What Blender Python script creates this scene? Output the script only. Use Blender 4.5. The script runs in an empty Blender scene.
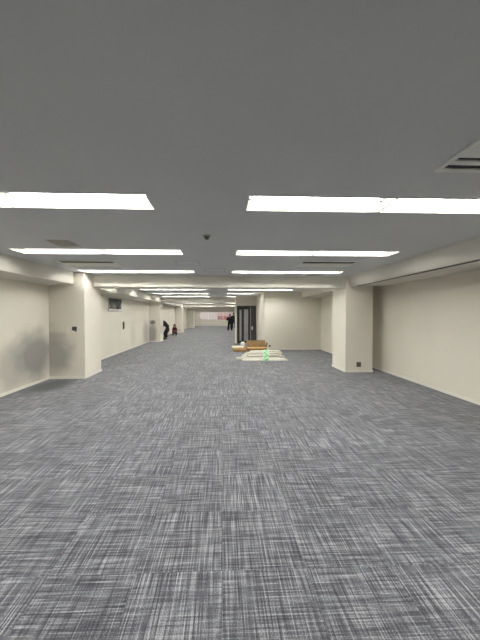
import bpy, bmesh, math, random
from mathutils import Vector, Matrix
random.seed(7)
S = bpy.context.scene
COL = S.collection
PI = math.pi
H = 2.5            # ceiling height
XL, XR = -4.05, 4.29

# ------------------------------------------------------------------ materials
def nodemat(name):
    m = bpy.data.materials.new(name); m.use_nodes = True
    nt = m.node_tree; b = nt.nodes['Principled BSDF']
    return m, nt, b
def N(nt, t, **kw):
    n = nt.nodes.new(t)
    for k, v in kw.items():
        if k.startswith('i_'):
            key = k[2:]; key = int(key) if key.isdigit() else key
            n.inputs[key].default_value = v
        else: setattr(n, k, v)
    return n
def L(nt, a, b): nt.links.new(a, b)
def simple(name, col, rough=.6, metal=0, var=.06, scale=6, bump=0, bscale=200, spec=.5):
    m, nt, b = nodemat(name)
    tc = N(nt, 'ShaderNodeTexCoord')
    no = N(nt, 'ShaderNodeTexNoise', i_Scale=scale, i_Detail=3)
    L(nt, tc.outputs['Object'], no.inputs['Vector'])
    mr = N(nt, 'ShaderNodeMapRange'); mr.inputs['From Min'].default_value = .3; mr.inputs['From Max'].default_value = .7
    mr.inputs['To Min'].default_value = 1-var; mr.inputs['To Max'].default_value = 1+var
    L(nt, no.outputs['Fac'], mr.inputs['Value'])
    vm = N(nt, 'ShaderNodeVectorMath', operation='SCALE'); vm.inputs[0].default_value = col[:3]
    L(nt, mr.outputs['Result'], vm.inputs['Scale'])
    L(nt, vm.outputs['Vector'], b.inputs['Base Color'])
    b.inputs['Roughness'].default_value = rough; b.inputs['Metallic'].default_value = metal
    b.inputs['Specular IOR Level'].default_value = spec
    if bump:
        n2 = N(nt, 'ShaderNodeTexNoise', i_Scale=bscale, i_Detail=2)
        L(nt, tc.outputs['Object'], n2.inputs['Vector'])
        bp = N(nt, 'ShaderNodeBump', i_Strength=bump, i_Distance=.002)
        L(nt, n2.outputs['Fac'], bp.inputs['Height']); L(nt, bp.outputs['Normal'], b.inputs['Normal'])
    return m
def blotch(nt, tc, centre, radii, grow, nscale, amount):
    """mask 0..amount of an irregular painted ghost shadow around a centre in object space"""
    sub = N(nt, 'ShaderNodeVectorMath', operation='SUBTRACT'); sub.inputs[1].default_value = centre
    L(nt, tc.outputs['Object'], sub.inputs[0])
    dv = N(nt, 'ShaderNodeVectorMath', operation='DIVIDE'); dv.inputs[1].default_value = radii
    L(nt, sub.outputs[0], dv.inputs[0])
    ln = N(nt, 'ShaderNodeVectorMath', operation='LENGTH'); L(nt, dv.outputs[0], ln.inputs[0])
    no = N(nt, 'ShaderNodeTexNoise', i_Scale=nscale, i_Detail=4)
    L(nt, tc.outputs['Object'], no.inputs['Vector'])
    ad = N(nt, 'ShaderNodeMath', operation='MULTIPLY_ADD'); ad.inputs[1].default_value = grow; ad.inputs[2].default_value = -grow*.5
    L(nt, no.outputs['Fac'], ad.inputs[0])
    a2 = N(nt, 'ShaderNodeMath', operation='ADD'); L(nt, ln.outputs['Value'], a2.inputs[0]); L(nt, ad.outputs[0], a2.inputs[1])
    mr = N(nt, 'ShaderNodeMapRange', interpolation_type='SMOOTHSTEP')
    mr.inputs['From Min'].default_value = .35; mr.inputs['From Max'].default_value = 1.05
    mr.inputs['To Min'].default_value = amount; mr.inputs['To Max'].default_value = 0
    L(nt, a2.outputs[0], mr.inputs['Value'])
    return mr.outputs['Result']
def paint(name, col, blots=(), rough=.75, shadow_col=(.24, .235, .225)):  # blots mix a painted shadow grey into the base colour
    m, nt, b = nodemat(name)
    tc = N(nt, 'ShaderNodeTexCoord')
    no = N(nt, 'ShaderNodeTexNoise', i_Scale=.9, i_Detail=3); L(nt, tc.outputs['Object'], no.inputs['Vector'])
    mr = N(nt, 'ShaderNodeMapRange'); mr.inputs['From Min'].default_value = .3; mr.inputs['From Max'].default_value = .7
    mr.inputs['To Min'].default_value = .965; mr.inputs['To Max'].default_value = 1.03
    L(nt, no.outputs['Fac'], mr.inputs['Value'])
    vm = N(nt, 'ShaderNodeVectorMath', operation='SCALE'); vm.inputs[0].default_value = col
    L(nt, mr.outputs['Result'], vm.inputs['Scale'])
    out = vm.outputs['Vector']
    for bl in blots:
        mask = blotch(nt, tc, *bl)
        mx = N(nt, 'ShaderNodeMix', data_type='RGBA'); mx.inputs[7].default_value = (*shadow_col, 1)
        L(nt, mask, mx.inputs[0]); L(nt, out, mx.inputs[6]); out = mx.outputs[2]
    L(nt, out, b.inputs['Base Color']); b.inputs['Roughness'].default_value = rough
    b.inputs['Specular IOR Level'].default_value = .3
    n2 = N(nt, 'ShaderNodeTexNoise', i_Scale=160, i_Detail=2); L(nt, tc.outputs['Object'], n2.inputs['Vector'])
    bp = N(nt, 'ShaderNodeBump', i_Strength=.12, i_Distance=.001)
    L(nt, n2.outputs['Fac'], bp.inputs['Height']); L(nt, bp.outputs['Normal'], b.inputs['Normal'])
    return m
def emit(name, col, st):
    m, nt, b = nodemat(name)
    b.inputs['Base Color'].default_value = (.9, .9, .9, 1)
    b.inputs['Emission Color'].default_value = (*col, 1); b.inputs['Emission Strength'].default_value = st
    return m
def glassmat():
    m = bpy.data.materials.new('window_glass'); m.use_nodes = True; nt = m.node_tree
    nt.nodes.clear()
    o = N(nt, 'ShaderNodeOutputMaterial'); mx = N(nt, 'ShaderNodeMixShader')
    t = N(nt, 'ShaderNodeBsdfTransparent'); g = N(nt, 'ShaderNodeBsdfGlossy', i_Roughness=.02)
    f = N(nt, 'ShaderNodeFresnel', i_IOR=1.45); t.inputs[0].default_value = (.92, .95, .94, 1)
    L(nt, f.outputs[0], mx.inputs[0]); L(nt, t.outputs[0], mx.inputs[1]); L(nt, g.outputs[0], mx.inputs[2]); L(nt, mx.outputs[0], o.inputs[0])
    return m
def carpetmat():
    m, nt, b = nodemat('woven_carpet_tiles')
    tc = N(nt, 'ShaderNodeTexCoord')
    off = N(nt, 'ShaderNodeVectorMath', operation='ADD'); off.inputs[1].default_value = (0, -.13, 0)
    L(nt, tc.outputs['Object'], off.inputs[0])
    sc = N(nt, 'ShaderNodeVectorMath', operation='SCALE', i_Scale=2.0); L(nt, off.outputs[0], sc.inputs[0])
    fl = N(nt, 'ShaderNodeVectorMath', operation='FLOOR'); L(nt, sc.outputs[0], fl.inputs[0])
    wn = N(nt, 'ShaderNodeTexWhiteNoise', noise_dimensions='2D'); L(nt, fl.outputs[0], wn.inputs['Vector'])
    rs = N(nt, 'ShaderNodeVectorMath', operation='SCALE', i_Scale=17.0); L(nt, wn.outputs['Color'], rs.inputs[0])
    p = N(nt, 'ShaderNodeVectorMath', operation='ADD'); L(nt, off.outputs[0], p.inputs[0]); L(nt, rs.outputs[0], p.inputs[1])
    sp = N(nt, 'ShaderNodeSeparateXYZ'); L(nt, p.outputs[0], sp.inputs[0])
    def mth(op, a, c=None):
        n = N(nt, 'ShaderNodeMath', operation=op)
        for k, q in enumerate((a, c)):
            if q is None: continue
            if isinstance(q, (int, float)): n.inputs[k].default_value = q
            else: L(nt, q, n.inputs[k])
        return n.outputs[0]
    def yarn(u, v, dens, run):
        """parallel yarns across u, each with its own slowly changing tone along v"""
        q = mth('MULTIPLY', u, float(dens)); idn = mth('FLOOR', q); fr = mth('FRACT', q)
        cb = N(nt, 'ShaderNodeCombineXYZ'); L(nt, mth('MULTIPLY', idn, 5.37), cb.inputs[0]); L(nt, mth('MULTIPLY', v, float(run)), cb.inputs[1])
        no = N(nt, 'ShaderNodeTexNoise', noise_dimensions='2D', i_Scale=1.0, i_Detail=1); L(nt, cb.outputs[0], no.inputs['Vector'])
        prof = mth('SUBTRACT', .5, mth('ABSOLUTE', mth('SUBTRACT', fr, .5)))      # 0 at the gap, .5 on the yarn
        return mth('ADD', no.outputs['Fac'], mth('MULTIPLY', mth('SUBTRACT', prof, .25), .36))
    def strands(sx, sy, detail):
        mu = N(nt, 'ShaderNodeVectorMath', operation='MULTIPLY'); mu.inputs[1].default_value = (sx, sy, 0)
        L(nt, p.outputs[0], mu.inputs[0])
        no = N(nt, 'ShaderNodeTexNoise', noise_dimensions='2D', i_Scale=1.0, i_Detail=detail); L(nt, mu.outputs[0], no.inputs['Vector'])
        return no.outputs['Fac']
    along = yarn(sp.outputs[0], sp.outputs[1], 135, 3.2); cross = yarn(sp.outputs[1], sp.outputs[0], 135, 3.2)
    along2 = strands(420, 110, 0); cross2 = strands(110, 420, 0)
    broad1 = strands(30, 2.2, 1); broad2 = strands(2.2, 30, 1)
    def madd(a, k, c=None):
        n = N(nt, 'ShaderNodeMath', operation='MULTIPLY_ADD'); L(nt, a, n.inputs[0])
        if isinstance(k, float): n.inputs[1].default_value = k
        else: L(nt, k, n.inputs[1])
        if c is None: n.inputs[2].default_value = 0
        elif isinstance(c, float): n.inputs[2].default_value = c
        else: L(nt, c, n.inputs[2])
        return n.outputs[0]
    # per-tile weave direction weight
    w = N(nt, 'ShaderNodeMapRange'); w.inputs['To Min'].default_value = .38; w.inputs['To Max'].default_value = .66
    L(nt, wn.outputs['Value'], w.inputs['Value'])
    iw = N(nt, 'ShaderNodeMath', operation='SUBTRACT'); iw.inputs[0].default_value = 1; L(nt, w.outputs[0], iw.inputs[1])
    A = madd(along, .68, madd(along2, .27, madd(broad1, .05)))
    B = madd(cross, .68, madd(cross2, .27, madd(broad2, .05)))
    v = madd(A, w.outputs[0], madd(B, iw.outputs[0]))
    cr = N(nt, 'ShaderNodeValToRGB'); L(nt, v, cr.inputs[0])
    e = cr.color_ramp.elements
    e[0].position = .35; e[0].color = (.024, .026, .038, 1)
    e[1].position = .675; e[1].color = (.40, .405, .42, 1)
    k = e.new(.50); k.color = (.100, .104, .119, 1)
    # tile-to-tile shade
    ts = N(nt, 'ShaderNodeMapRange'); ts.inputs['To Min'].default_value = .90; ts.inputs['To Max'].default_value = 1.08
    L(nt, wn.outputs['Value'], ts.inputs['Value'])
    cl = N(nt, 'ShaderNodeVectorMath', operation='SCALE'); L(nt, cr.outputs[0], cl.inputs[0]); L(nt, ts.outputs[0], cl.inputs['Scale'])
    # shadow of an erased figure painted into the carpet beside the left column
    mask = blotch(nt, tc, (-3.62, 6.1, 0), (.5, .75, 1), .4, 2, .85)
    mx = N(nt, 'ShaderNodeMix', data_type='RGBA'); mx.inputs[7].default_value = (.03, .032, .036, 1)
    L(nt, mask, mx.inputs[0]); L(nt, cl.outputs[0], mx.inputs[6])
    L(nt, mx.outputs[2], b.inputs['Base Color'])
    b.inputs['Roughness'].default_value = .95; b.inputs['Specular IOR Level'].default_value = .15
    b.inputs['Sheen Weight'].default_value = .18; b.inputs['Sheen Roughness'].default_value = .6
    bp = N(nt, 'ShaderNodeBump', i_Strength=.35, i_Distance=.004)
    L(nt, v, bp.inputs['Height']); L(nt, bp.outputs['Normal'], b.inputs['Normal'])
    return m

WALLC = (.74, .70, .61)
M = dict(
 wall=paint('cream_wall_paint', WALLC),
 wall_l=paint('cream_wall_paint_ghost_shadow', WALLC, blots=[  # shadows of erased figures painted grey into the wall colour
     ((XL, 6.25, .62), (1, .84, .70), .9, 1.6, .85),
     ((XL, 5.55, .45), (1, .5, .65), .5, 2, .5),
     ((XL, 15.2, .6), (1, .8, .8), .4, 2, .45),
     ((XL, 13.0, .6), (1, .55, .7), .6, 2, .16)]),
 col=paint('column_paint', (.76, .72, .63)),
 col_l=paint('column_paint_ghost_shadow', (.76, .72, .63), blots=[  # grey ghost shadow painted into the near column colour
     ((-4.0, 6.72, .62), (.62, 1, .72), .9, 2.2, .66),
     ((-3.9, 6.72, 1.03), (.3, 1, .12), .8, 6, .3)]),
 col_2=paint('column_2_paint_ghost_shadow', (.76, .72, .63), blots=[  # shadowy ghost of an erased figure painted into the second column
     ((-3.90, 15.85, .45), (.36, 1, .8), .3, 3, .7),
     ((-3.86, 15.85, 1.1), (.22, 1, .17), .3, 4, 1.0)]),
 ceil=simple('ceiling_paint', (.70, .71, .715), .85, var=.02, scale=1.2, bump=.1, bscale=120, spec=.2),
 beam=paint('beam_paint', (.74, .715, .64)),
 base=simple('baseboard_vinyl', (.80, .77, .69), .5, var=.02),
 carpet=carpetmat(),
 white=simple('white_enamel', (.80, .79, .72), .35, var=.02),
 reflector=simple('satin_reflector', (.34, .335, .30), .5, var=.02),
 tube=emit('fluorescent_tube', (1, .988, .96), 22.0),
 socket=simple('lamp_socket_plastic', (.55, .55, .53), .4, var=.04),
 acframe=simple('air_conditioner_plastic', (.86, .85, .80), .45, var=.02),
 rail=simple('grey_rail', (.14, .14, .13), .5),
 slot=simple('dark_slot', (.025, .025, .03), .6),
 vent=simple('brown_grey_vent', (.50, .48, .43), .6, var=.08, scale=20),
 seam=simple('hatch_seam', (.48, .48, .47), .7),
 dark=simple('dark_plastic', (.05, .05, .05), .4),
 detector=simple('brown_detector', (.16, .13, .09), .45),
 plate=simple('switch_plate_white', (.78, .77, .72), .4),
 brown=simple('brown_socket', (.14, .10, .07), .4),
 dframe=simple('black_metal_frame', (.020, .022, .021), .35, var=.1),
 dglass=simple('frosted_grey_glass', (.34, .35, .36), .3, var=.12, scale=3),
 dglass2=simple('dark_window_glass', (.07, .08, .08), .2, var=.35, scale=4),
 dpanel=simple('charcoal_panel', (.055, .055, .06), .4, var=.2, scale=9),
 chrome=simple('brushed_steel', (.6, .6, .6), .25, metal=1),
 glass=glassmat(),
 alu=simple('aluminium_window_frame', (.66, .64, .62), .4, metal=.3),
 card_edge=simple('cardboard_flap', (.55, .33, .13), .8, var=.1),
 card=simple('cardboard', (.27, .17, .075), .8, var=.12, scale=9),
 card_in=simple('cardboard_inside', (.29, .185, .085), .8, var=.12, scale=9),
 cream=simple('cream_paper', (.74, .68, .52), .7, var=.06),
 wrap=simple('white_wrapped_board', (.66, .63, .54), .55, var=.05, scale=14, bump=.4, bscale=30),
 wrap2=simple('off_white_board', (.56, .54, .46), .6, var=.05, scale=14),
 film=simple('crumpled_white_film', (.82, .81, .76), .35, var=.12, scale=30, bump=.8, bscale=40),
 green=simple('green_tape', (.12, .48, .18), .4, var=.05),
 pale=simple('pale_green_tape', (.40, .64, .40), .4, var=.06, scale=40),
 skin=simple('skin', (.55, .34, .24), .5, var=.04),
 hair=simple('dark_hair', (.010, .009, .008), .85, var=.2, scale=60),
 brownhair=simple('brown_hair', (.13, .085, .035), .5, var=.2, scale=60),
 black=simple('black_cloth', (.010, .010, .012), .85, var=.2, scale=20),
 navy=simple('dark_navy_cloth', (.012, .012, .020), .85, var=.2, scale=20),
 maroon=simple('dark_maroon_cloth', (.075, .010, .018), .85, var=.2, scale=20),
 maroon2=simple('dull_rose_cloth', (.16, .05, .06), .85, var=.2, scale=20),
 pinkc=simple('dusty_pink_cloth', (.42, .20, .22), .85, var=.1, scale=20),
 shoe=simple('black_shoe', (.012, .012, .012), .5),
 logo=simple('pale_print', (.6, .58, .52), .7),
 eye=simple('eye', (.02, .02, .02), .2),
 pinkwall=simple('pink_facade', (.50, .20, .20), .8, var=.12, scale=2),
 pinkband=simple('pale_pink_facade', (.66, .46, .44), .8, var=.1, scale=2),
 paleband=simple('pale_facade', (.72, .60, .56), .8, var=.08, scale=2),
 ground=simple('asphalt', (.2, .2, .2), .9),
)

# ------------------------------------------------------------------ mesh helpers
def new(name, bm, mats, parent=None, smooth=False, loc=None):
    me = bpy.data.meshes.new(name)
    bmesh.ops.recalc_face_normals(bm, faces=bm.faces)
    if smooth:
        for f in bm.faces: f.smooth = True
    bm.to_mesh(me); bm.free()
    for m in (mats if isinstance(mats, (list, tuple)) else [mats]): me.materials.append(m)
    o = bpy.data.objects.new(name, me); COL.objects.link(o)
    if parent: o.parent = parent
    if loc: o.location = loc
    return o
def box(bm, x0, x1, y0, y1, z0, z1, bev=0, mi=0, mat=None):
    t = bmesh.new()
    bmesh.ops.create_cube(t, size=1)
    for v in t.verts:
        v.co = Vector(((x0+x1)/2+v.co.x*(x1-x0), (y0+y1)/2+v.co.y*(y1-y0), (z0+z1)/2+v.co.z*(z1-z0)))
    if bev: bmesh.ops.bevel(t, geom=t.edges[:], offset=bev, segments=2, affect='EDGES', profile=.5)
    if mat is not None: t.transform(mat)
    merge(bm, t, mi); return bm
def merge(bm, t, mi=0):
    vs = [bm.verts.new(v.co) for v in t.verts]
    t.verts.index_update()
    for f in t.faces:
        nf = bm.faces.new([vs[v.index] for v in f.verts]); nf.material_index = mi; nf.smooth = f.smooth
    t.free()
def B(*a, **k): return box(bmesh.new(), *a, **k)
def cyl(bm, p0, p1, r, seg=12, r2=None, mi=0):
    p0, p1 = Vector(p0), Vector(p1); d = p1-p0
    t = bmesh.new(); bmesh.ops.create_cone(t, cap_ends=True, segments=seg, radius1=r, radius2=r if r2 is None else r2, depth=d.length)
    t.transform(Matrix.Translation((p0+p1)/2) @ d.to_track_quat('Z', 'Y').to_matrix().to_4x4())
    merge(bm, t, mi); return bm
def ball(bm, c, r, sc=(1, 1, 1), seg=12, mi=0):
    t = bmesh.new(); bmesh.ops.create_uvsphere(t, u_segments=seg, v_segments=max(6, seg//2+2), radius=r)
    t.transform(Matrix.Translation(c) @ Matrix.Diagonal((*sc, 1)))
    merge(bm, t, mi); return bm
def prism_y(bm, pts, y0, y1, mi=0):
    """extrude an XZ outline along Y"""
    a = [bm.verts.new((x, y0, z)) for x, z in pts]; b = [bm.verts.new((x, y1, z)) for x, z in pts]
    n = len(pts)
    bm.faces.new(a).material_index = mi; bm.faces.new(b[::-1]).material_index = mi
    for i in range(n): bm.faces.new((a[i], b[i], b[(i+1) % n], a[(i+1) % n])).material_index = mi
    return bm
def tag(o, label=None, cat=None, group=None, kind=None):
    if label: o['label'] = label
    if cat: o['category'] = cat
    if group: o['group'] = group
    if kind: o['kind'] = kind
    return o
def empty(name, loc, rz=0):
    o = bpy.data.objects.new(name, None); COL.objects.link(o); o.location = loc; o.rotation_euler = (0, 0, rz)
    o.empty_display_size = .1
    return o
def copy_tree(o, parent=None):
    c = o.copy(); COL.objects.link(c)
    if parent: c.parent = parent
    for ch in [x for x in list(bpy.data.objects) if x.parent == o]: copy_tree(ch, c)
    return c

# ------------------------------------------------------------------ shell
Y0, Y1 = -3.6, 39.0
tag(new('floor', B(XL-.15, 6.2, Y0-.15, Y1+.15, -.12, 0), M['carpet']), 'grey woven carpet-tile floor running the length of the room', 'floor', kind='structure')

ROWS = [.35, 2.365, 4.35, 6.36, 8.60, 10.92, 13.0, 14.95, 17.6, 19.7, 21.6, 23.65, 26.4, 28.6, 30.8, 34.8, 37.2]
FW, FL = .34, 1.286
LX0 = -3.20; RX0 = .222
holes = []
for y in ROWS:
    holes.append((LX0, LX0+2*FL, y, y+FW))
    holes.append((RX0, RX0+(2 if y < 12 else 1)*FL, y, y+FW))
xs = sorted({XL-.1, 6.2} | {h[0] for h in holes} | {h[1] for h in holes})
ys = sorted({Y0-.1, Y1+.1} | {h[2] for h in holes} | {h[3] for h in holes})
bm = bmesh.new(); vc = {}
def vv(x, y):
    if (x, y) not in vc: vc[(x, y)] = bm.verts.new((x, y, H))
    return vc[(x, y)]
for i in range(len(xs)-1):
    for j in range(len(ys)-1):
        cx, cy = (xs[i]+xs[i+1])/2, (ys[j]+ys[j+1])/2
        if any(h[0] < cx < h[1] and h[2] < cy < h[3] for h in holes): continue
        bm.faces.new((vv(xs[i], ys[j]), vv(xs[i], ys[j+1]), vv(xs[i+1], ys[j+1]), vv(xs[i+1], ys[j])))
me = bpy.data.meshes.new('ceiling'); bm.to_mesh(me); bm.free(); me.materials.append(M['ceil'])
ceil = bpy.data.objects.new('ceiling', me); COL.objects.link(ceil)
sm = ceil.modifiers.new('thick', 'SOLIDIFY'); sm.thickness = .16; sm.offset = -1   # faces wind downward: grow up
tag(ceil, 'flat grey painted ceiling with recessed lights', 'ceiling', kind='structure')

tag(new('wall_left', B(XL-.15, XL, Y0-.15, Y1+.15, 0, H+.1), M['wall_l']), 'long cream wall on the left with painted-in grey ghost shadows', 'wall', kind='structure')
tag(new('wall_right', B(XR, XR+.15, Y0-.15, 12.1, 0, H+.1), M['wall']), 'plain cream wall on the right', 'wall', kind='structure')
tag(new('wall_back', B(XL, XR, Y0-.15, Y0, 0, H+.1), M['wall']), 'cream wall behind the camera', 'wall', kind='structure')
b = B(1.83, XR+.15, 12.1, 12.3, 0, H+.1, bev=.006)
box(b, 1.83, 2.0, 12.3, 14.9, 0, H+.1)
tag(new('wall_partition', b, M['wall']), 'cream partition wall facing the room behind the right column', 'wall', kind='structure')
b = bmesh.new()
box(b, .70, .79, 14.9, 15.2, 0, H+.1, bev=.006); box(b, 1.80, 2.0, 14.9, 15.2, 0, H+.1); box(b, .79, 1.80, 14.9, 15.2, 1.99, H+.1)
box(b, .70, 2.0, 15.2, 15.3, 0, H+.1); 
tag(new('wall_alcove', b, M['col']), 'narrow cream wall holding the dark glazed door', 'wall', kind='structure')
tag(new('wall_core', B(1.9, 2.05, 15.3, Y1, 0, H+.1), M['wall']), 'cream side wall beyond the dark door', 'wall', kind='structure')
WX = (-3.05, -.70, .98, 1.85); WZ = (.82, 1.95)
b = bmesh.new()
box(b, XL, 1.9, Y1, Y1+.2, 0, WZ[0]); box(b, XL, 1.9, Y1, Y1+.2, WZ[1], H+.1)
box(b, XL, WX[0], Y1, Y1+.2, *WZ); box(b, WX[3], 1.9, Y1, Y1+.2, *WZ)
tag(new('wall_far', b, M['wall']), 'far end wall below and around the windows', 'wall', kind='structure')
wl = ['wide pale curtained window at left of the far wall', 'window at the far wall with pink facade outside', 'narrow bright window behind the two people']
for i in range(3):
    x0, x1 = WX[i]+.002, WX[i+1]-.002
    w = empty(f'window_{i+1}', ((x0+x1)/2, Y1, WZ[0])); tag(w, wl[i], 'window', kind='structure')
    X0, X1, T = x0-(x0+x1)/2, x1-(x0+x1)/2, WZ[1]-WZ[0]
    fb = bmesh.new()
    box(fb, X0, X1, .05, .13, 0, .05); box(fb, X0, X1, .05, .13, T-.05, T)
    box(fb, X0, X0+.05, .05, .13, .05, T-.05); box(fb, X1-.05, X1, .05, .13, .05, T-.05)
    if i < 2: box(fb, -.03, .03, .05, .13, .05, T-.05)
    new('window_frame', fb, M['alu'], w)
    new('pane', B(X0+.05, X1-.05, .085, .095, .05, T-.05), M['glass'], w)
    sb = B(X0, X1, -.03, .05, -.0, .025, bev=.004); new('window_sill', sb, M['white'], w)
# what stands outside the far windows
ob = empty('facade_building', (.2, 47, 0)); tag(ob, 'pink building seen through the far window', 'building')
new('wall', B(-.95, 4.5, 0, 5, 0, 1.33), M['pinkwall'], ob)
new('band', B(-.95, 4.5, 0, 5, 1.33, 3.2), M['pinkband'], ob)
new('roof', B(-.95, 4.6, -.1, 5.1, 3.2, 3.35), M['paleband'], ob)
ob = empty('facade_building', (-4.7, 47, 0)); tag(ob, 'pale building seen through the wide far window', 'building')
new('wall', B(-4, 3.93, 0, 5, 0, 5), M['paleband'], ob)
new('roof', B(-4.1, 3.93, -.1, 5.1, 5, 5.15), M['paleband'], ob)
tag(new('ground', B(-14, 10, Y1+.2, 60, -.3, -.12), M['ground']), 'ground outside the far windows', 'ground', kind='structure')

# columns and beams
def column(x0, x1, y0, y1, mat, label):
    c = empty('column', ((x0+x1)/2, (y0+y1)/2, 0)); tag(c, label, 'column', kind='structure')
    sh = new('shaft', B(x0, x1, y0, y1, 0, H, bev=.012), mat, c); sh.location = -c.location
    e = .012
    bb = bmesh.new(); box(bb, x0-(e if x0 > XL+.01 else 0), x1+e, y0-e, y1+e, 0, .06, bev=.003)
    s = new('baseboard', bb, M['base'], c); s.location = -c.location
    return c
column(XL, -3.222, 6.74, 7.63, M['col_l'], 'near cream column on the left with painted-in grey ghost shadow and controls')
column(3.225, 3.95, 7.25, 8.13, M['col'], 'cream column on the right with a brown floor-level outlet')
column(XL, -3.45, 15.85, 16.7, M['col_2'], 'second cream column on the left, ghost shadow painted in grey')
column(XL, -3.36, 24.3, 25.2, M['col'], 'third cream column from the camera on the left')
column(XL, -3.3, 33.1, 34.0, M['col'], 'farthest cream column on the left')
def beam(x0, x1, ya, yb, za, zb, d, lab):
    bm = bmesh.new()
    q = [bm.verts.new(p) for p in ((x0, ya, za), (x1, yb, zb), (x1, yb+d, zb), (x0, ya+d, za), (x0, ya, H), (x1, yb, H), (x1, yb+d, H), (x0, ya+d, H))]
    for f in ((0, 1, 2, 3), (4, 5, 6, 7), (0, 1, 5, 4), (1, 2, 6, 5), (2, 3, 7, 6), (3, 0, 4, 7)): bm.faces.new([q[k] for k in f])
    bmesh.ops.recalc_face_normals(bm, faces=bm.faces); bmesh.ops.bevel(bm, geom=bm.edges[:], offset=.006, segments=1, affect='EDGES')
    tag(new('ceiling_beam', bm, M['beam']), lab, 'beam', kind='structure')
beam(-3.21, 3.225, 7.18, 7.28, 2.205, 2.21, .5, 'nearest cream ceiling beam spanning between the two front columns')
beam(-3.45, 1.9, 15.9, 15.9, 2.225, 2.225, .45, 'second cream ceiling beam, starting at the second left column')
beam(-3.36, 1.9, 24.4, 24.4, 2.225, 2.225, .45, 'third cream ceiling beam down the room')
beam(-3.3, 1.9, 33.2, 33.2, 2.215, 2.215, .45, 'farthest cream ceiling beam before the windows')
def sideL(y0, y1, xi, label, xs_=None):
    bm = bmesh.new(); prism_y(bm, [(XL, 2.18), (xi, 2.225), (xi, H), (XL, H)], y0, y1)
    for v in bm.verts:
        if xs_ is not None and abs(v.co.y-y0) < 1e-4 and v.co.x > XL+.01: v.co.x = xs_
    tag(new('side_beam', bm, M['beam']), label, 'beam', kind='structure')
sideL(Y0, 6.74, -3.47, 'cream side beam above the left wall nearest the camera', -3.95)
sideL(7.63, 15.85, -3.42, 'cream side beam above the left wall past the near column')
sideL(16.7, 24.3, -3.42, 'cream side beam above the left wall past the second column')
sideL(25.2, 33.1, -3.42, 'cream side beam above the left wall past the third column')
bm = bmesh.new()
prism_y(bm, [(3.37, 2.24), (3.42, 2.24), (3.42, 2.30), (3.58, 2.30), (3.58, 2.25), (XR, 2.265), (XR, H), (3.25, H)], Y0, 7.25)
tag(new('side_beam', bm, M['beam']), 'cream grooved side beam above the right wall nearest the camera', 'beam', kind='structure')
bm = bmesh.new(); box(bm, 3.43, 3.46, Y0, 7.25, 2.25, 2.29); box(bm, 3.53, 3.57, Y0, 7.25, 2.25, 2.29)
tag(new('trim_1', bm, M['rail']), 'dark double curtain rail set into the right side beam', 'curtain rail', kind='structure')
tag(new('side_beam', B(3.45, XR, 8.13, 12.1, 2.26, H), M['beam']), 'cream side beam behind the right column', 'beam', kind='structure')
# baseboards
def bboard(name, segs, lab):
    bm = bmesh.new()
    for s in segs: box(bm, *s, 0, .06, bev=.003)
    tag(new(name, bm, M['base']), lab, 'baseboard', kind='structure')
bboard('baseboard_left', [(XL, XL+.012, a, c) for a, c in ((Y0, 6.72), (7.65, 15.83), (16.72, 24.28), (25.22, 33.08), (34.02, Y1))], 'thin cream baseboard along the left wall')
bboard('baseboard_right', [(XR-.012, XR, Y0, 12.1)], 'thin cream baseboard along the right wall')
bboard('baseboard_partition', [(1.82, XR-.012, 12.088, 12.1), (1.818, 1.83, 12.1, 14.88)], 'thin cream baseboard under the partition wall')
bboard('baseboard_far', [(XL+.012, 1.9, Y1-.012, Y1)], 'cream baseboard below the far windows')

# ------------------------------------------------------------------ fluorescent lights
def make_light():
    r = empty('ceiling_light', (0, 0, H))
    w, l, d, t = FW/2-.002, FL/2-.002, .12, .004
    hb = bmesh.new()
    box(hb, -l, l, -w+.05, w-.05, d, d+t)                       # back plate
    for s in (-1, 1):                                           # splayed reflector sides
        pts = [(s*w, 0), (s*(w-.05), d), (s*(w-.05), d+t), (s*w, t*2)]
        a = [hb.verts.new((-l, y, z)) for y, z in pts]; c = [hb.verts.new((l, y, z)) for y, z in pts]
        hb.faces.new(a); hb.faces.new(c[::-1])
        for i in range(4): hb.faces.new((a[i], c[i], c[(i+1) % 4], a[(i+1) % 4]))
        box(hb, min(s*l, s*(l-t)), max(s*l, s*(l-t)), -w, w, 0.0, d)   # end plates
    new('housing', hb, M['reflector'], r)
    rim = bmesh.new()
    for s in (-1, 1):
        box(rim, -l, l, min(s*w, s*(w-.012)), max(s*w, s*(w-.012)), -.005, .001)
        box(rim, min(s*l, s*(l-.008)), max(s*l, s*(l-.008)), -w+.012, w-.012, -.005, .001)
    new('rim', rim, M['white'], r)
    for s in (-1, 1):
        y = s*.045
        tb = bmesh.new(); cyl(tb, (-.585, y, .075), (.585, y, .075), .0155, 10)
        new('tube', tb, M['tube'], r, smooth=False)
        for e in (-1, 1):
            sb = bmesh.new(); box(sb, min(e*.588, e*.618), max(e*.588, e*.618), y-.018, y+.018, .052, .118, bev=.004)
            new('lamp_socket', sb, M['socket'], r)
    return r
proto = make_light(); first = True
rown = ['in the row above the camera', 'first row in view', 'second row in view', 'third row, before the nearest beam',
        'first row past the nearest beam', 'second row past the nearest beam', 'third row past the nearest beam', 'last row before the second beam',
        'first row past the second beam', 'second row past the second beam', 'third row past the second beam', 'last row before the third beam',
        'first row past the third beam', 'middle row past the third beam', 'last row before the farthest beam',
        'first row past the farthest beam', 'last row before the far windows']
for k, y in enumerate(ROWS):
    lst = [(LX0, 'far left'), (LX0+FL, 'centre-left'), (RX0, 'centre-right')]
    if y < 12: lst.append((RX0+FL, 'far right'))
    for x, side in lst:
        o = proto if first else copy_tree(proto); first = False
        o.location = (x+FL/2, y+FW/2, H)
        tag(o, f'{side} recessed twin-tube fluorescent light, {rown[k]}', 'ceiling light', 'recessed fluorescent lights in rows')

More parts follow.
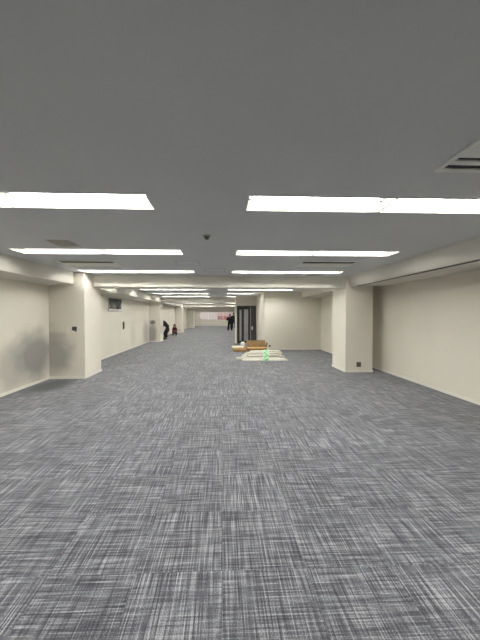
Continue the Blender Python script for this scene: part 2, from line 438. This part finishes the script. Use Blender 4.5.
# ------------------------------------------------------------------ ceiling fittings
def ac(x, y, label, slots):
    r = empty('air_conditioner', (x, y, H)); tag(r, label, 'air conditioner', 'ceiling air conditioner panels')
    w, d = .54, .28
    fb = bmesh.new()
    for s in (-1, 1):
        box(fb, -w, w, min(s*d, s*(d-.03)), max(s*d, s*(d-.03)), -.014, 0, bev=.003)
        box(fb, min(s*w, s*(w-.04)), max(s*w, s*(w-.04)), -d+.03, d-.03, -.014, 0, bev=.003)
    new('frame', fb, M['acframe'], r)
    new('slot_back', B(-w+.04, w-.04, -d+.03, d-.03, -.003, 0), M['slot'], r)
    cuts = [-d+.03] + [c for a, b_ in slots for c in (a, b_)] + [d-.03]
    for a, b_ in zip(cuts[::2], cuts[1::2]):
        if b_-a > .005: new('panel', B(-w+.04, w-.04, a, b_, -.014, -.003, bev=.002), M['acframe'], r)
    return r
ac(1.99, 1.635, 'air conditioner panel in the ceiling at the top right corner', [(-.235, -.18), (-.135, -.10), (.10, .135), (.185, .235)])
ac(-2.53, 5.55, 'slotted air conditioner panel in the ceiling above the left wall', [(-.25, -.06)])
ac(2.02, 5.44, 'slotted air conditioner panel in the ceiling toward the right column', [(-.25, -.06)])
v = empty('ceiling_vent', (-2.20, 4.03, H)); tag(v, 'brown-grey square ceiling vent behind the first light row at left', 'vent')
new('frame', B(-.155, .155, -.18, .18, -.006, 0, bev=.002), M['vent'], v)
gb = bmesh.new()
for i in range(9): box(gb, -.13, .13, -.15+i*.0335, -.15+i*.0335+.018, -.010, -.006)
new('grille', gb, M['vent'], v)
v = empty('ceiling_vent', (2.29, 6.95, H)); tag(v, 'small grey ceiling vent just before the beam at right', 'vent')
new('frame', B(-.2, .2, -.12, .12, -.008, 0, bev=.002), M['vent'], v)
gb = bmesh.new()
for i in range(6): box(gb, -.17, .17, -.1+i*.035, -.1+i*.035+.018, -.014, -.008)
new('grille', gb, M['vent'], v)
def hatch(x, y, wx, wy, label):
    r = empty('ceiling_hatch', (x, y, H)); tag(r, label, 'hatch', 'ceiling access hatches')
    fb = bmesh.new(); t = .013
    box(fb, -wx, wx, -wy, -wy+t, -.004, 0); box(fb, -wx, wx, wy-t, wy, -.004, 0)
    box(fb, -wx, -wx+t, -wy+t, wy-t, -.004, 0); box(fb, wx-t, wx, -wy+t, wy-t, -.004, 0)
    new('frame', fb, M['seam'], r)
    new('panel', B(-wx+t, wx-t, -wy+t, wy-t, -.002, 0), M['ceil'], r)
hatch(-.655, 5.5, .225, .235, 'outlined access hatch in the ceiling between the second and third light rows')
hatch(-.16, 6.3, .225, .25, 'faint access hatch in the ceiling right beside the third light row')
d = empty('smoke_detector', (-.19, 3.57, H)); tag(d, 'small round dark brown smoke detector in the middle of the ceiling', 'smoke detector')
bm = bmesh.new(); cyl(bm, (0, 0, 0), (0, 0, -.015), .055, 20, r2=.05); new('base', bm, M['vent'], d)
bm = bmesh.new(); cyl(bm, (0, 0, -.015), (0, 0, -.05), .036, 20, r2=.022); new('sensor', bm, M['detector'], d)

# ------------------------------------------------------------------ wall fittings
t = empty('control_panel', (-3.45, 6.74, 1.17)); tag(t, 'dark control panel on the left column beside a white switch', 'control panel')
new('plate', B(-.07, .07, -.012, 0, -.075, .07, bev=.003), M['plate'], t)
new('screen', B(-.058, .05, -.022, -.012, -.035, .06, bev=.003), M['dark'], t)
new('button', B(.005, .045, -.026, -.012, -.062, -.040, bev=.002), M['brown'], t)
t = empty('light_switch', (-3.595, 6.74, 1.15)); tag(t, 'white light switch plate left of the dark control panel', 'switch')
new('plate', B(-.035, .035, -.01, 0, -.07, .07, bev=.003), M['plate'], t)
new('rocker', B(-.018, .018, -.015, -.01, -.04, .04, bev=.002), M['white'], t)
def outlet(loc, rz, mat, s, label):
    t = empty('power_outlet', loc, rz); tag(t, label, 'outlet')
    new('plate', B(-.06*s, .06*s, -.012, 0, -.062*s, .062*s, bev=.003), mat, t)
    hb = bmesh.new()
    for k in (-1, 1):
        for j in (-1, 1): box(hb, k*.02-.004, k*.02+.004, -.0135, -.012, j*.025-.012, j*.025+.012)
    new('slots', hb, M['slot'], t)
outlet((3.58, 7.25, .205), 0, M['brown'], 1, 'brown power outlet low on the right column')
outlet((2.06, 12.1, .17), 0, M['brown'], .65, 'small dark outlet low on the partition beside the cardboard boxes')
outlet((-3.66, 24.3, .22), 0, M['seam'], 1.2, 'small grey outlet low on the third left column')
# high dark opening on the left wall
t = empty('wall_vent', (XL, 10.82, 1.89)); tag(t, 'dark rectangular vent opening high on the left wall past the column', 'vent')
fb = bmesh.new(); W2, H2 = .66, .25
box(fb, 0, .03, -W2, W2, -H2, -H2+.03); box(fb, 0, .03, -W2, W2, H2-.03, H2)
box(fb, 0, .03, -W2, -W2+.03, -H2+.03, H2-.03); box(fb, 0, .03, W2-.03, W2, -H2+.03, H2-.03)
new('frame', fb, M['seam'], t)
new('glass_panel', B(0, .012, -W2+.03, W2-.03, -H2+.09, H2-.03), M['dglass2'], t)
new('sill_strip', B(0, .03, -W2+.03, W2-.03, -H2+.03, -H2+.09, bev=.004), M['plate'], t)
for z in (.17, .10): new('louver', box(bmesh.new(), .012, .035, -W2+.03, W2-.03, z-.022, z+.02), M['slot'], t)
t = empty('wall_intercom', (XL, 11.72, 1.08)); tag(t, 'narrow dark intercom on the left wall below the vent opening', 'intercom')
new('plate', B(0, .02, -.06, .06, -.17, .15, bev=.004), M['dark'], t)
new('handset', B(.02, .045, -.03, .03, -.13, .11, bev=.01), M['slot'], t)

# ------------------------------------------------------------------ dark glazed door
d = empty('door_1', (1.295, 14.9, 0)); tag(d, 'black framed door with vertical grey glass strips', 'door', kind='structure')
fb = bmesh.new(); hw = .503
box(fb, -hw, -hw+.06, -.03, .12, 0, 1.985, bev=.003); box(fb, hw-.05, hw, -.03, .12, 0, 1.985, bev=.003)
box(fb, -hw+.06, hw-.05, -.03, .12, 1.91, 1.985, bev=.003)
new('door_frame', fb, M['dframe'], d)
lf = bmesh.new()
def stile(x0, x1): box(lf, x0, x1, .0, .05, .05, 1.91)
stile(-.443, -.37); stile(-.26, -.13); stile(.09, .18)
box(lf, -.37, -.26, 0, .05, 1.78, 1.91); box(lf, -.37, -.26, 0, .05, .05, .13)
box(lf, -.13, .09, 0, .05, 1.80, 1.91); box(lf, -.13, .09, 0, .05, .05, .13)
leaf = new('door_leaf', lf, M['dframe'], d)
new('glass_strip', B(-.37, -.26, .02, .03, .13, 1.78), M['dglass'], leaf)
new('glass_strip', B(-.13, .09, .02, .03, .13, 1.80), M['dglass'], leaf)
l2 = B(.235, .453, -.02, .03, .05, 1.91, bev=.003); box(l2, .18, .20, -.02, .03, .05, 1.91)
leaf = new('door_leaf', l2, M['dpanel'], d)
new('glass_strip', B(.20, .235, .0, .01, .05, 1.91), M['dglass'], leaf)
hb = bmesh.new(); cyl(hb, (.27, -.07, .80), (.36, -.07, .80), .011, 8); cyl(hb, (.30, -.02, .80), (.30, -.07, .80), .012, 8)
box(hb, .265, .335, -.03, -.02, .72, .90, bev=.003)
new('door_handle', hb, M['chrome'], leaf)
new('threshold', B(-hw+.06, hw-.05, -.03, .12, 0, .05), M['dframe'], d)
tag(new('door_mat', B(.62, 1.75, 14.3, 14.86, 0, .012, bev=.004), M['dark']), 'thin black mat on the carpet in front of the dark door', 'mat')

# ------------------------------------------------------------------ cardboard boxes
def carton(name, loc, rz, w, d, h, label, flaps, t=.006):
    r = empty(name, loc, rz); tag(r, label, 'box')
    bb = bmesh.new()
    box(bb, -w, w, -d, d, 0, t); box(bb, -w, w, -d, -d+t, t, h); box(bb, -w, w, d-t, d, t, h)
    box(bb, -w, -w+t, -d+t, d-t, t, h); box(bb, w-t, w, -d+t, d-t, t, h)
    new('body', bb, M['card'], r)
    for side, ang, ln in flaps:
        fb = bmesh.new()
        if side in 'fb':
            box(fb, -w+.003, w-.003, 0, ln, 0, t)
            s = -1 if side == 'f' else 1
            m_ = Matrix.Translation((0, s*d, h)) @ Matrix.Rotation(0 if s > 0 else PI, 4, 'Z') @ Matrix.Rotation(ang, 4, 'X')
        else:
            box(fb, -d+.003, d-.003, 0, ln, 0, t)
            s = -1 if side == 'l' else 1
            m_ = Matrix.Translation((s*w, 0, h)) @ Matrix.Rotation(-s*PI/2, 4, 'Z') @ Matrix.Rotation(ang, 4, 'X')
        fb.transform(m_)
        new('flap', fb, M['card_edge'] if side == 'f' else M['card_in'], r)
    return r
R = math.radians
c = carton('cardboard_box', (1.44, 11.75, 0), R(0), .41, .19, .19, 'long open cardboard box with raised back flap against the partition', [('b', R(72), .24), ('f', R(-38), .10), ('r', R(75), .16)])
new('inner_sheet', B(-.40, .40, -.15, .12, .05, .12), M['card_in'], c)
c = carton('cardboard_box', (.725, 11.70, 0), R(0), .255, .24, .15, 'low cardboard box with cream paper on top, left of the long box', [('l', R(-15), .08), ('f', R(-70), .06)])
tag(new('paper_sheet', box(bmesh.new(), -.24, .24, -.24, .24, 0, .012, bev=.004, mat=Matrix.Rotation(R(6), 4, 'Z') @ Matrix.Rotation(R(3), 4, 'X')), M['cream'], loc=(.66, 11.72, .175)), 'cream sheet lying over the low cardboard box', 'paper')
bm = bmesh.new(); bmesh.ops.create_icosphere(bm, subdivisions=3, radius=.10)
for v in bm.verts:
    v.co *= 1+random.uniform(-.12, .12); v.co.z *= .95
tag(new('crumpled_film', bm, M['film'], loc=(.86, 11.60, .305)), 'crumpled ball of white wrapping sitting between the two cardboard boxes', 'wrapping')
tag(new('cardboard_sheet', box(bmesh.new(), -.33, .33, -.05, .05, 0, .10, bev=.004), M['card'], loc=(1.42, 11.28, 0)), 'small flat brown carton on the carpet in front of the long box', 'box')

# ------------------------------------------------------------------ wrapped boards on the floor
def board(cx, cy, z, ln, w, h, rot, tilt, mat, label, k):
    r = empty('wrapped_board', (cx, cy, z), R(rot)); r.rotation_euler = (0, R(tilt), R(rot)); tag(r, label, 'board', 'pale wrapped boards piled on the carpet')
    bm = bmesh.new(); n = 14
    rnd = random.Random(k)
    rings = []
    for i in range(n+1):
        u = i/n; x = -ln/2+ln*u; ww = w/2*(1+rnd.uniform(-.04, .04)); hh = h*(1+rnd.uniform(-.10, .10))
        if i in (0, n): ww *= .86; hh *= .75
        dy = rnd.uniform(-.008, .008); e = min(.02, h*.3)
        prof = [(-ww, 0), (ww, 0), (ww, hh-e), (ww-e, hh), (-ww+e, hh), (-ww, hh-e)]
        rings.append([bm.verts.new((x, p[0]+dy, p[1])) for p in prof])
    for a, c in zip(rings, rings[1:]):
        for i in range(6): bm.faces.new((a[i], a[(i+1) % 6], c[(i+1) % 6], c[i]))
    bm.faces.new(rings[0]); bm.faces.new(rings[-1][::-1])
    new('wrapping', bm, mat, r)
    eb = bmesh.new()
    for s in (-1, 1): box(eb, min(s*ln*.497, s*(ln*.497+.012)), max(s*ln*.497, s*(ln*.497+.012)), -w*.36, w*.36, h*.15, h*.6)
    new('board_end', eb, M['card_in'], r)
    return r
board(1.41, 9.24, 0, 1.50, .17, .055, 1, 0, M['wrap'], 'pale board at the front edge of the pile, nearest the camera', 1)
board(1.22, 9.50, 0, 1.50, .20, .060, -2, 0, M['wrap2'], 'pale board second from the front, poking out farthest left', 2)
board(1.43, 9.78, 0, 1.52, .22, .085, 2, 0, M['wrap'], 'pale board in the middle of the floor layer', 3)
board(1.42, 10.08, 0, 1.42, .22, .10, -2, 0, M['wrap2'], 'pale board behind the middle one, on the carpet', 4)
board(1.52, 10.42, 0, 1.35, .24, .10, 1, 0, M['wrap'], 'pale board second from the back of the pile', 5)
board(1.68, 10.80, 0, 1.25, .24, .09, 5, 0, M['wrap'], 'pale board at the back of the pile nearest the boxes', 6)
board(1.50, 10.12, .115, 1.22, .20, .05, -4, 0, M['wrap'], 'pale board lying on top of the middle of the pile', 7)
board(1.62, 10.50, .115, 1.15, .22, .06, 5, 0, M['wrap'], 'pale board lying on top toward the back of the pile', 8)
board(1.42, 9.66, .098, 1.10, .14, .03, 7, 0, M['wrap'], 'thin pale board lying aslant on top near the front', 9)
# green tape over the pile
def ribbon(pts, w, th, mat, name, parent=None):
    bm = bmesh.new(); rows = []
    for (x, y, z) in pts: rows.append([bm.verts.new((x-w/2, y, z)), bm.verts.new((x+w/2, y, z)), bm.verts.new((x+w/2, y, z+th)), bm.verts.new((x-w/2, y, z+th))])
    for a, c in zip(rows, rows[1:]):
        for i in range(4): bm.faces.new((a[i], a[(i+1) % 4], c[(i+1) % 4], c[i]))
    bm.faces.new(rows[0]); bm.faces.new(rows[-1][::-1])
    return new(name, bm, mat, parent)
tp = empty('packing_tape', (0, 0, 0)); tag(tp, 'green packing tape strapped across the pile of pale boards', 'tape')
path = [(1.42, 9.13, .004), (1.43, 9.145, .066), (1.45, 9.33, .068), (1.47, 9.40, .072), (1.50, 9.56, .132), (1.53, 9.75, .134), (1.57, 9.99, .172), (1.60, 10.24, .174), (1.63, 10.36, .184), (1.69, 10.64, .184), (1.73, 10.72, .10), (1.78, 10.94, .102), (1.79, 10.97, .01)]
ribbon(path, .20, .004, M['pale'], 'wide_strip', tp)
ribbon([(x+.07*math.sin(i*1.9), y, z+.0045) for i, (x, y, z) in enumerate(path)], .06, .003, M['green'], 'narrow_strip', tp)

# ------------------------------------------------------------------ people
def skinmesh(pts, edges, root, levels=2):
    """pts name->(co, rx, ry)"""
    names = list(pts); me = bpy.data.meshes.new('t')
    me.from_pydata([pts[n][0] for n in names], [(names.index(a), names.index(c)) for a, c in edges], [])
    o = bpy.data.objects.new('t', me); COL.objects.link(o)
    sk = o.modifiers.new('s', 'SKIN')
    for i, n in enumerate(names):
        me.skin_vertices[0].data[i].radius = pts[n][1:] if len(pts[n]) > 2 else (pts[n][1],)*2
        me.skin_vertices[0].data[i].use_root = n == root
    o.modifiers.new('u', 'SUBSURF').levels = levels
    bpy.context.view_layer.update()
    dg = bpy.context.evaluated_depsgraph_get(); ev = o.evaluated_get(dg)
    m2 = bpy.data.meshes.new_from_object(ev)
    bm = bmesh.new(); bm.from_mesh(m2)
    bpy.data.objects.remove(o)
    for f in bm.faces: f.smooth = True
    return bm
def ensure_skin(me): pass
def V(*a): return Vector(a)
def person(loc, rz, J, hair, shirt, trousers, label, longhair=False, face=None, logo=False, scale=1, thick=1):
    r = empty('person', loc, rz); r.scale = (scale,)*3; tag(r, label, 'person')
    pts = {'pelvis': (J['pelvis'], .13, .10), 'waist': (J['waist'], .12, .09), 'chest': (J['chest'], .15, .105), 'neckb': (J['neckb'], .07, .065),
           'neck': (J['neck'], .052, .055), 'jaw': (J['jaw'], .062, .075), 'skull': (J['skull'], .078, .092), 'crown': (J['crown'], .05, .06)}
    edges = [('pelvis', 'waist'), ('waist', 'chest'), ('chest', 'neckb'), ('neckb', 'neck'), ('neck', 'jaw'), ('jaw', 'skull'), ('skull', 'crown')]
    for s in 'lr':
        for n, rad in (('hip', .075), ('knee', .058), ('ankle', .038), ('toe', .032), ('sh', .058), ('elbow', .040), ('wrist', .027)):
            pts[s+n] = (J[s+n], rad)
        w, e = J[s+'wrist'], J[s+'elbow']; d = (w-e).normalized()
        side = d.cross(V(0, 1, 0)); side = side.normalized() if side.length > .2 else V(1, 0, 0)
        oth = d.cross(side).normalized()
        palm = w+d*.065; pts[s+'palm'] = (palm, .034, .018)
        edges += [('pelvis', s+'hip'), (s+'hip', s+'knee'), (s+'knee', s+'ankle'), (s+'ankle', s+'toe'), ('chest', s+'sh'), (s+'sh', s+'elbow'), (s+'elbow', s+'wrist'), (s+'wrist', s+'palm')]
        for k, (off, ln) in enumerate(((-.027, .062), (-.009, .075), (.009, .07), (.026, .055))):
            a = f'{s}f{k}a'; c = f'{s}f{k}b'
            pts[a] = (palm+d*(.02+ln*.5)+side*off, .009); pts[c] = (palm+d*(.015+ln)+side*off*1.1+oth*.02, .007)
            edges += [(s+'palm', a), (a, c)]
        pts[s+'tha'] = (w+d*.045-side*.042+oth*.01, .011); pts[s+'thb'] = (w+d*.08-side*.058+oth*.02, .009)
        edges += [(s+'wrist', s+'tha'), (s+'tha', s+'thb')]
    if thick != 1:
        for n_ in pts:
            if n_ not in ('neck', 'jaw', 'skull', 'crown'): pts[n_] = (pts[n_][0], *(q*thick for q in pts[n_][1:]))
    body = skinmesh(pts, edges, 'pelvis')
    up = (J['crown']-J['neck']).normalized(); fw = face or V(0, -1, 0); fw = (fw-up*fw.dot(up)).normalized(); sd = up.cross(fw)
    c = J['skull']; h0 = c-up*.02
    def blob(bm_, p, r_, sc, mi=0):
        t = bmesh.new(); bmesh.ops.create_uvsphere(t, u_segments=10, v_segments=8, radius=r_)
        m3 = Matrix((sd, fw, up)).transposed().to_4x4()
        t.transform(Matrix.Translation(p) @ m3 @ Matrix.Diagonal((*sc, 1)))
        for f in t.faces: f.smooth = True
        merge(bm_, t, mi)
    blob(body, h0+fw*.095-up*.015, .016, (.8, 1, 1.6))
    for s in (-1, 1): blob(body, h0+sd*s*.078-up*.01, .02, (.4, .8, 1.4))
    blob(body, h0+fw*.08-up*.055, .014, (1.8, .6, .5), 0)
    new('body', body, M['skin'], r)
    eb = bmesh.new()
    for s in (-1, 1): blob(eb, h0+fw*.086+sd*s*.032+up*.012, .009, (1.3, .6, .8))
    new('eyes', eb, M['eye'], r)
    hb = bmesh.new()
    blob(hb, c+up*.035-fw*.018, .098, (.93, 1.05, .92)); blob(hb, c-fw*.045-up*.02, .085, (.95, .8, 1.15))
    if longhair:
        for s in (-1, 1): blob(hb, c+sd*s*.07-up*.05-fw*.01, .05, (.7, 1.1, 2.2))
        blob(hb, c-fw*.06-up*.1, .085, (1, .6, 1.6))
    new('hair', hb, hair, r)
    def cloth(keys, grow, links, root, mat, name):
        p = {}
        for k in keys:
            v = pts[k]; p[k] = (v[0], *(x+grow for x in v[1:]))
        for k in keys:
            if k.endswith('palm') or k.endswith('toe'): pass
        return new(name, skinmesh(p, links, root), mat, r)
    t = cloth(['pelvis', 'waist', 'chest', 'neckb', 'lsh', 'lelbow', 'rsh', 'relbow', 'lwrist', 'rwrist'], .04,
          [('pelvis', 'waist'), ('waist', 'chest'), ('chest', 'neckb'), ('chest', 'lsh'), ('lsh', 'lelbow'), ('lelbow', 'lwrist'), ('chest', 'rsh'), ('rsh', 'relbow'), ('relbow', 'rwrist')], 'chest', shirt, 'jacket')
    if logo:
        g = bmesh.new()
        p = J['chest']+V(.0, .165, .03)
        box(g, -.07, .0, -.012, .012, -.01, .012, mat=Matrix.Translation(p) @ Matrix.Rotation(R(40), 4, 'Y'))
        box(g, .0, .08, -.012, .012, -.01, .012, mat=Matrix.Translation(p+V(-.01, 0, -.045)) @ Matrix.Rotation(R(-45), 4, 'Y'))
        new('print', g, M['logo'], r)
    cloth(['waist', 'pelvis', 'lhip', 'lknee', 'lankle', 'rhip', 'rknee', 'rankle'], .055,
          [('pelvis', 'waist'), ('pelvis', 'lhip'), ('lhip', 'lknee'), ('lknee', 'lankle'), ('pelvis', 'rhip'), ('rhip', 'rknee'), ('rknee', 'rankle')], 'pelvis', trousers, 'trousers')
    for s in 'lr':
        a, to = J[s+'ankle'], J[s+'toe']; sb = bmesh.new()
        d = V(to.x-a.x, to.y-a.y, 0); d.normalize()
        m_ = Matrix.Translation((a.x+d.x*.07, a.y+d.y*.07, .045)) @ Matrix.Rotation(math.atan2(d.y, d.x), 4, 'Z')
        t2 = bmesh.new(); bmesh.ops.create_uvsphere(t2, u_segments=12, v_segments=8, radius=1); t2.transform(m_ @ Matrix.Diagonal((.145, .05, .045, 1)))
        for f in t2.faces: f.smooth = True
        merge(sb, t2); new('shoe', sb, M['shoe'], r)
    return r
def standing(h=1.62, arm='down'):
    J = dict(pelvis=V(0, 0, .90), waist=V(0, .01, 1.05), chest=V(0, .01, 1.24), neckb=V(0, .01, 1.38), neck=V(0, 0, 1.42), jaw=V(0, -.02, 1.48), skull=V(0, -.005, 1.555), crown=V(0, .005, 1.615))
    for s, k in (('l', -1), ('r', 1)):
        J[s+'hip'] = V(k*.10, 0, .84); J[s+'knee'] = V(k*.14, -.01, .47); J[s+'ankle'] = V(k*.18, .02, .085); J[s+'toe'] = V(k*.20, -.11, .035)
        J[s+'sh'] = V(k*.19, .01, 1.31); J[s+'elbow'] = V(k*.27, .03, 1.05); J[s+'wrist'] = V(k*.20, -.12, .88)
    return J
J = standing(); J['lelbow'] = V(-.30, .0, 1.10); J['lwrist'] = V(-.16, -.20, 1.02); J['relbow'] = V(.32, .0, 1.10); J['rwrist'] = V(.16, -.20, 1.06)
person((.745, 26.5, 0), PI, J, M['hair'], M['black'], M['black'], 'person in dark clothes with a pale print, standing in the open before the far windows', logo=True, scale=.95)
J = standing()
person((1.22, 29.3, 0), R(160), J, M['hair'], M['navy'], M['navy'], 'person in dark clothes standing sideways, partly behind the door wall', scale=1.05)
# bending person behind the second column: faces -X, legs bent
J = dict(pelvis=V(.04, 0, .72), waist=V(-.08, 0, .84), chest=V(-.22, 0, 1.02), neckb=V(-.32, 0, 1.12), neck=V(-.35, 0, 1.14), jaw=V(-.42, 0, 1.16), skull=V(-.45, 0, 1.23), crown=V(-.46, 0, 1.29))
for s, k in (('l', 1), ('r', -1)):
    J[s+'hip'] = V(.0, k*.10, .62); J[s+'knee'] = V(-.16, k*.13, .38); J[s+'ankle'] = V(-.13, k*.12, .085); J[s+'toe'] = V(-.26, k*.13, .035)
    J[s+'sh'] = V(-.27, k*.18, 1.07); J[s+'elbow'] = V(-.36, k*.2, .82); J[s+'wrist'] = V(-.44, k*.12, .62)
person((-3.35, 17.6, 0), 0, J, M['hair'], M['black'], M['black'], 'person in black bending over, mostly hidden behind the second left column', face=V(-1, 0, -.3))
# crouching person
J = dict(pelvis=V(0, .05, .22), waist=V(0, .05, .33), chest=V(0, .02, .47), neckb=V(0, 0, .57), neck=V(0, -.01, .60), jaw=V(0, -.03, .65), skull=V(0, -.02, .72), crown=V(0, -.01, .78))
for s, k in (('l', -1), ('r', 1)):
    J[s+'hip'] = V(k*.06, .03, .20); J[s+'knee'] = V(k*.11, -.28, .30); J[s+'ankle'] = V(k*.11, -.16, .085); J[s+'toe'] = V(k*.12, -.28, .035)
    J[s+'sh'] = V(k*.11, 0, .52); J[s+'elbow'] = V(k*.15, -.14, .37); J[s+'wrist'] = V(k*.08, -.28, .35)
person((-3.55, 21.3, 0), R(10), J, M['brownhair'], M['maroon'], M['maroon2'], 'brown-haired person in maroon crouching by the left wall beside the third left column', longhair=True, thick=.5)

# ------------------------------------------------------------------ world, camera, view
w = bpy.data.worlds.new('sky'); S.world = w; w.use_nodes = True
bg = w.node_tree.nodes['Background']
sky = w.node_tree.nodes.new('ShaderNodeTexSky'); sky.sky_type = 'HOSEK_WILKIE'; sky.sun_direction = (.2, -.5, .84); sky.turbidity = 8
mixn = w.node_tree.nodes.new('ShaderNodeMix'); mixn.data_type = 'RGBA'; mixn.inputs[0].default_value = .8
mixn.inputs[7].default_value = (1, 1, 1, 1)
w.node_tree.links.new(sky.outputs[0], mixn.inputs[6]); w.node_tree.links.new(mixn.outputs[2], bg.inputs[0])
bg.inputs[1].default_value = .75

cd = bpy.data.cameras.new('camera'); cam = bpy.data.objects.new('camera', cd); COL.objects.link(cam)
cd.sensor_fit = 'HORIZONTAL'; cd.sensor_width = 36; cd.lens = 282/480*36; cd.shift_x = 8/480
cd.clip_start = .05; cd.clip_end = 200
cam.location = (0, 0, 1.5)
yaw = math.atan(10/282); cam.rotation_euler = (PI/2-R(1.0), 0, -yaw)
S.camera = cam
vs = S.view_settings; vs.view_transform = 'Standard'; vs.look = 'None'; vs.gamma = 1; vs.use_curve_mapping = False
vs.exposure = 1.36
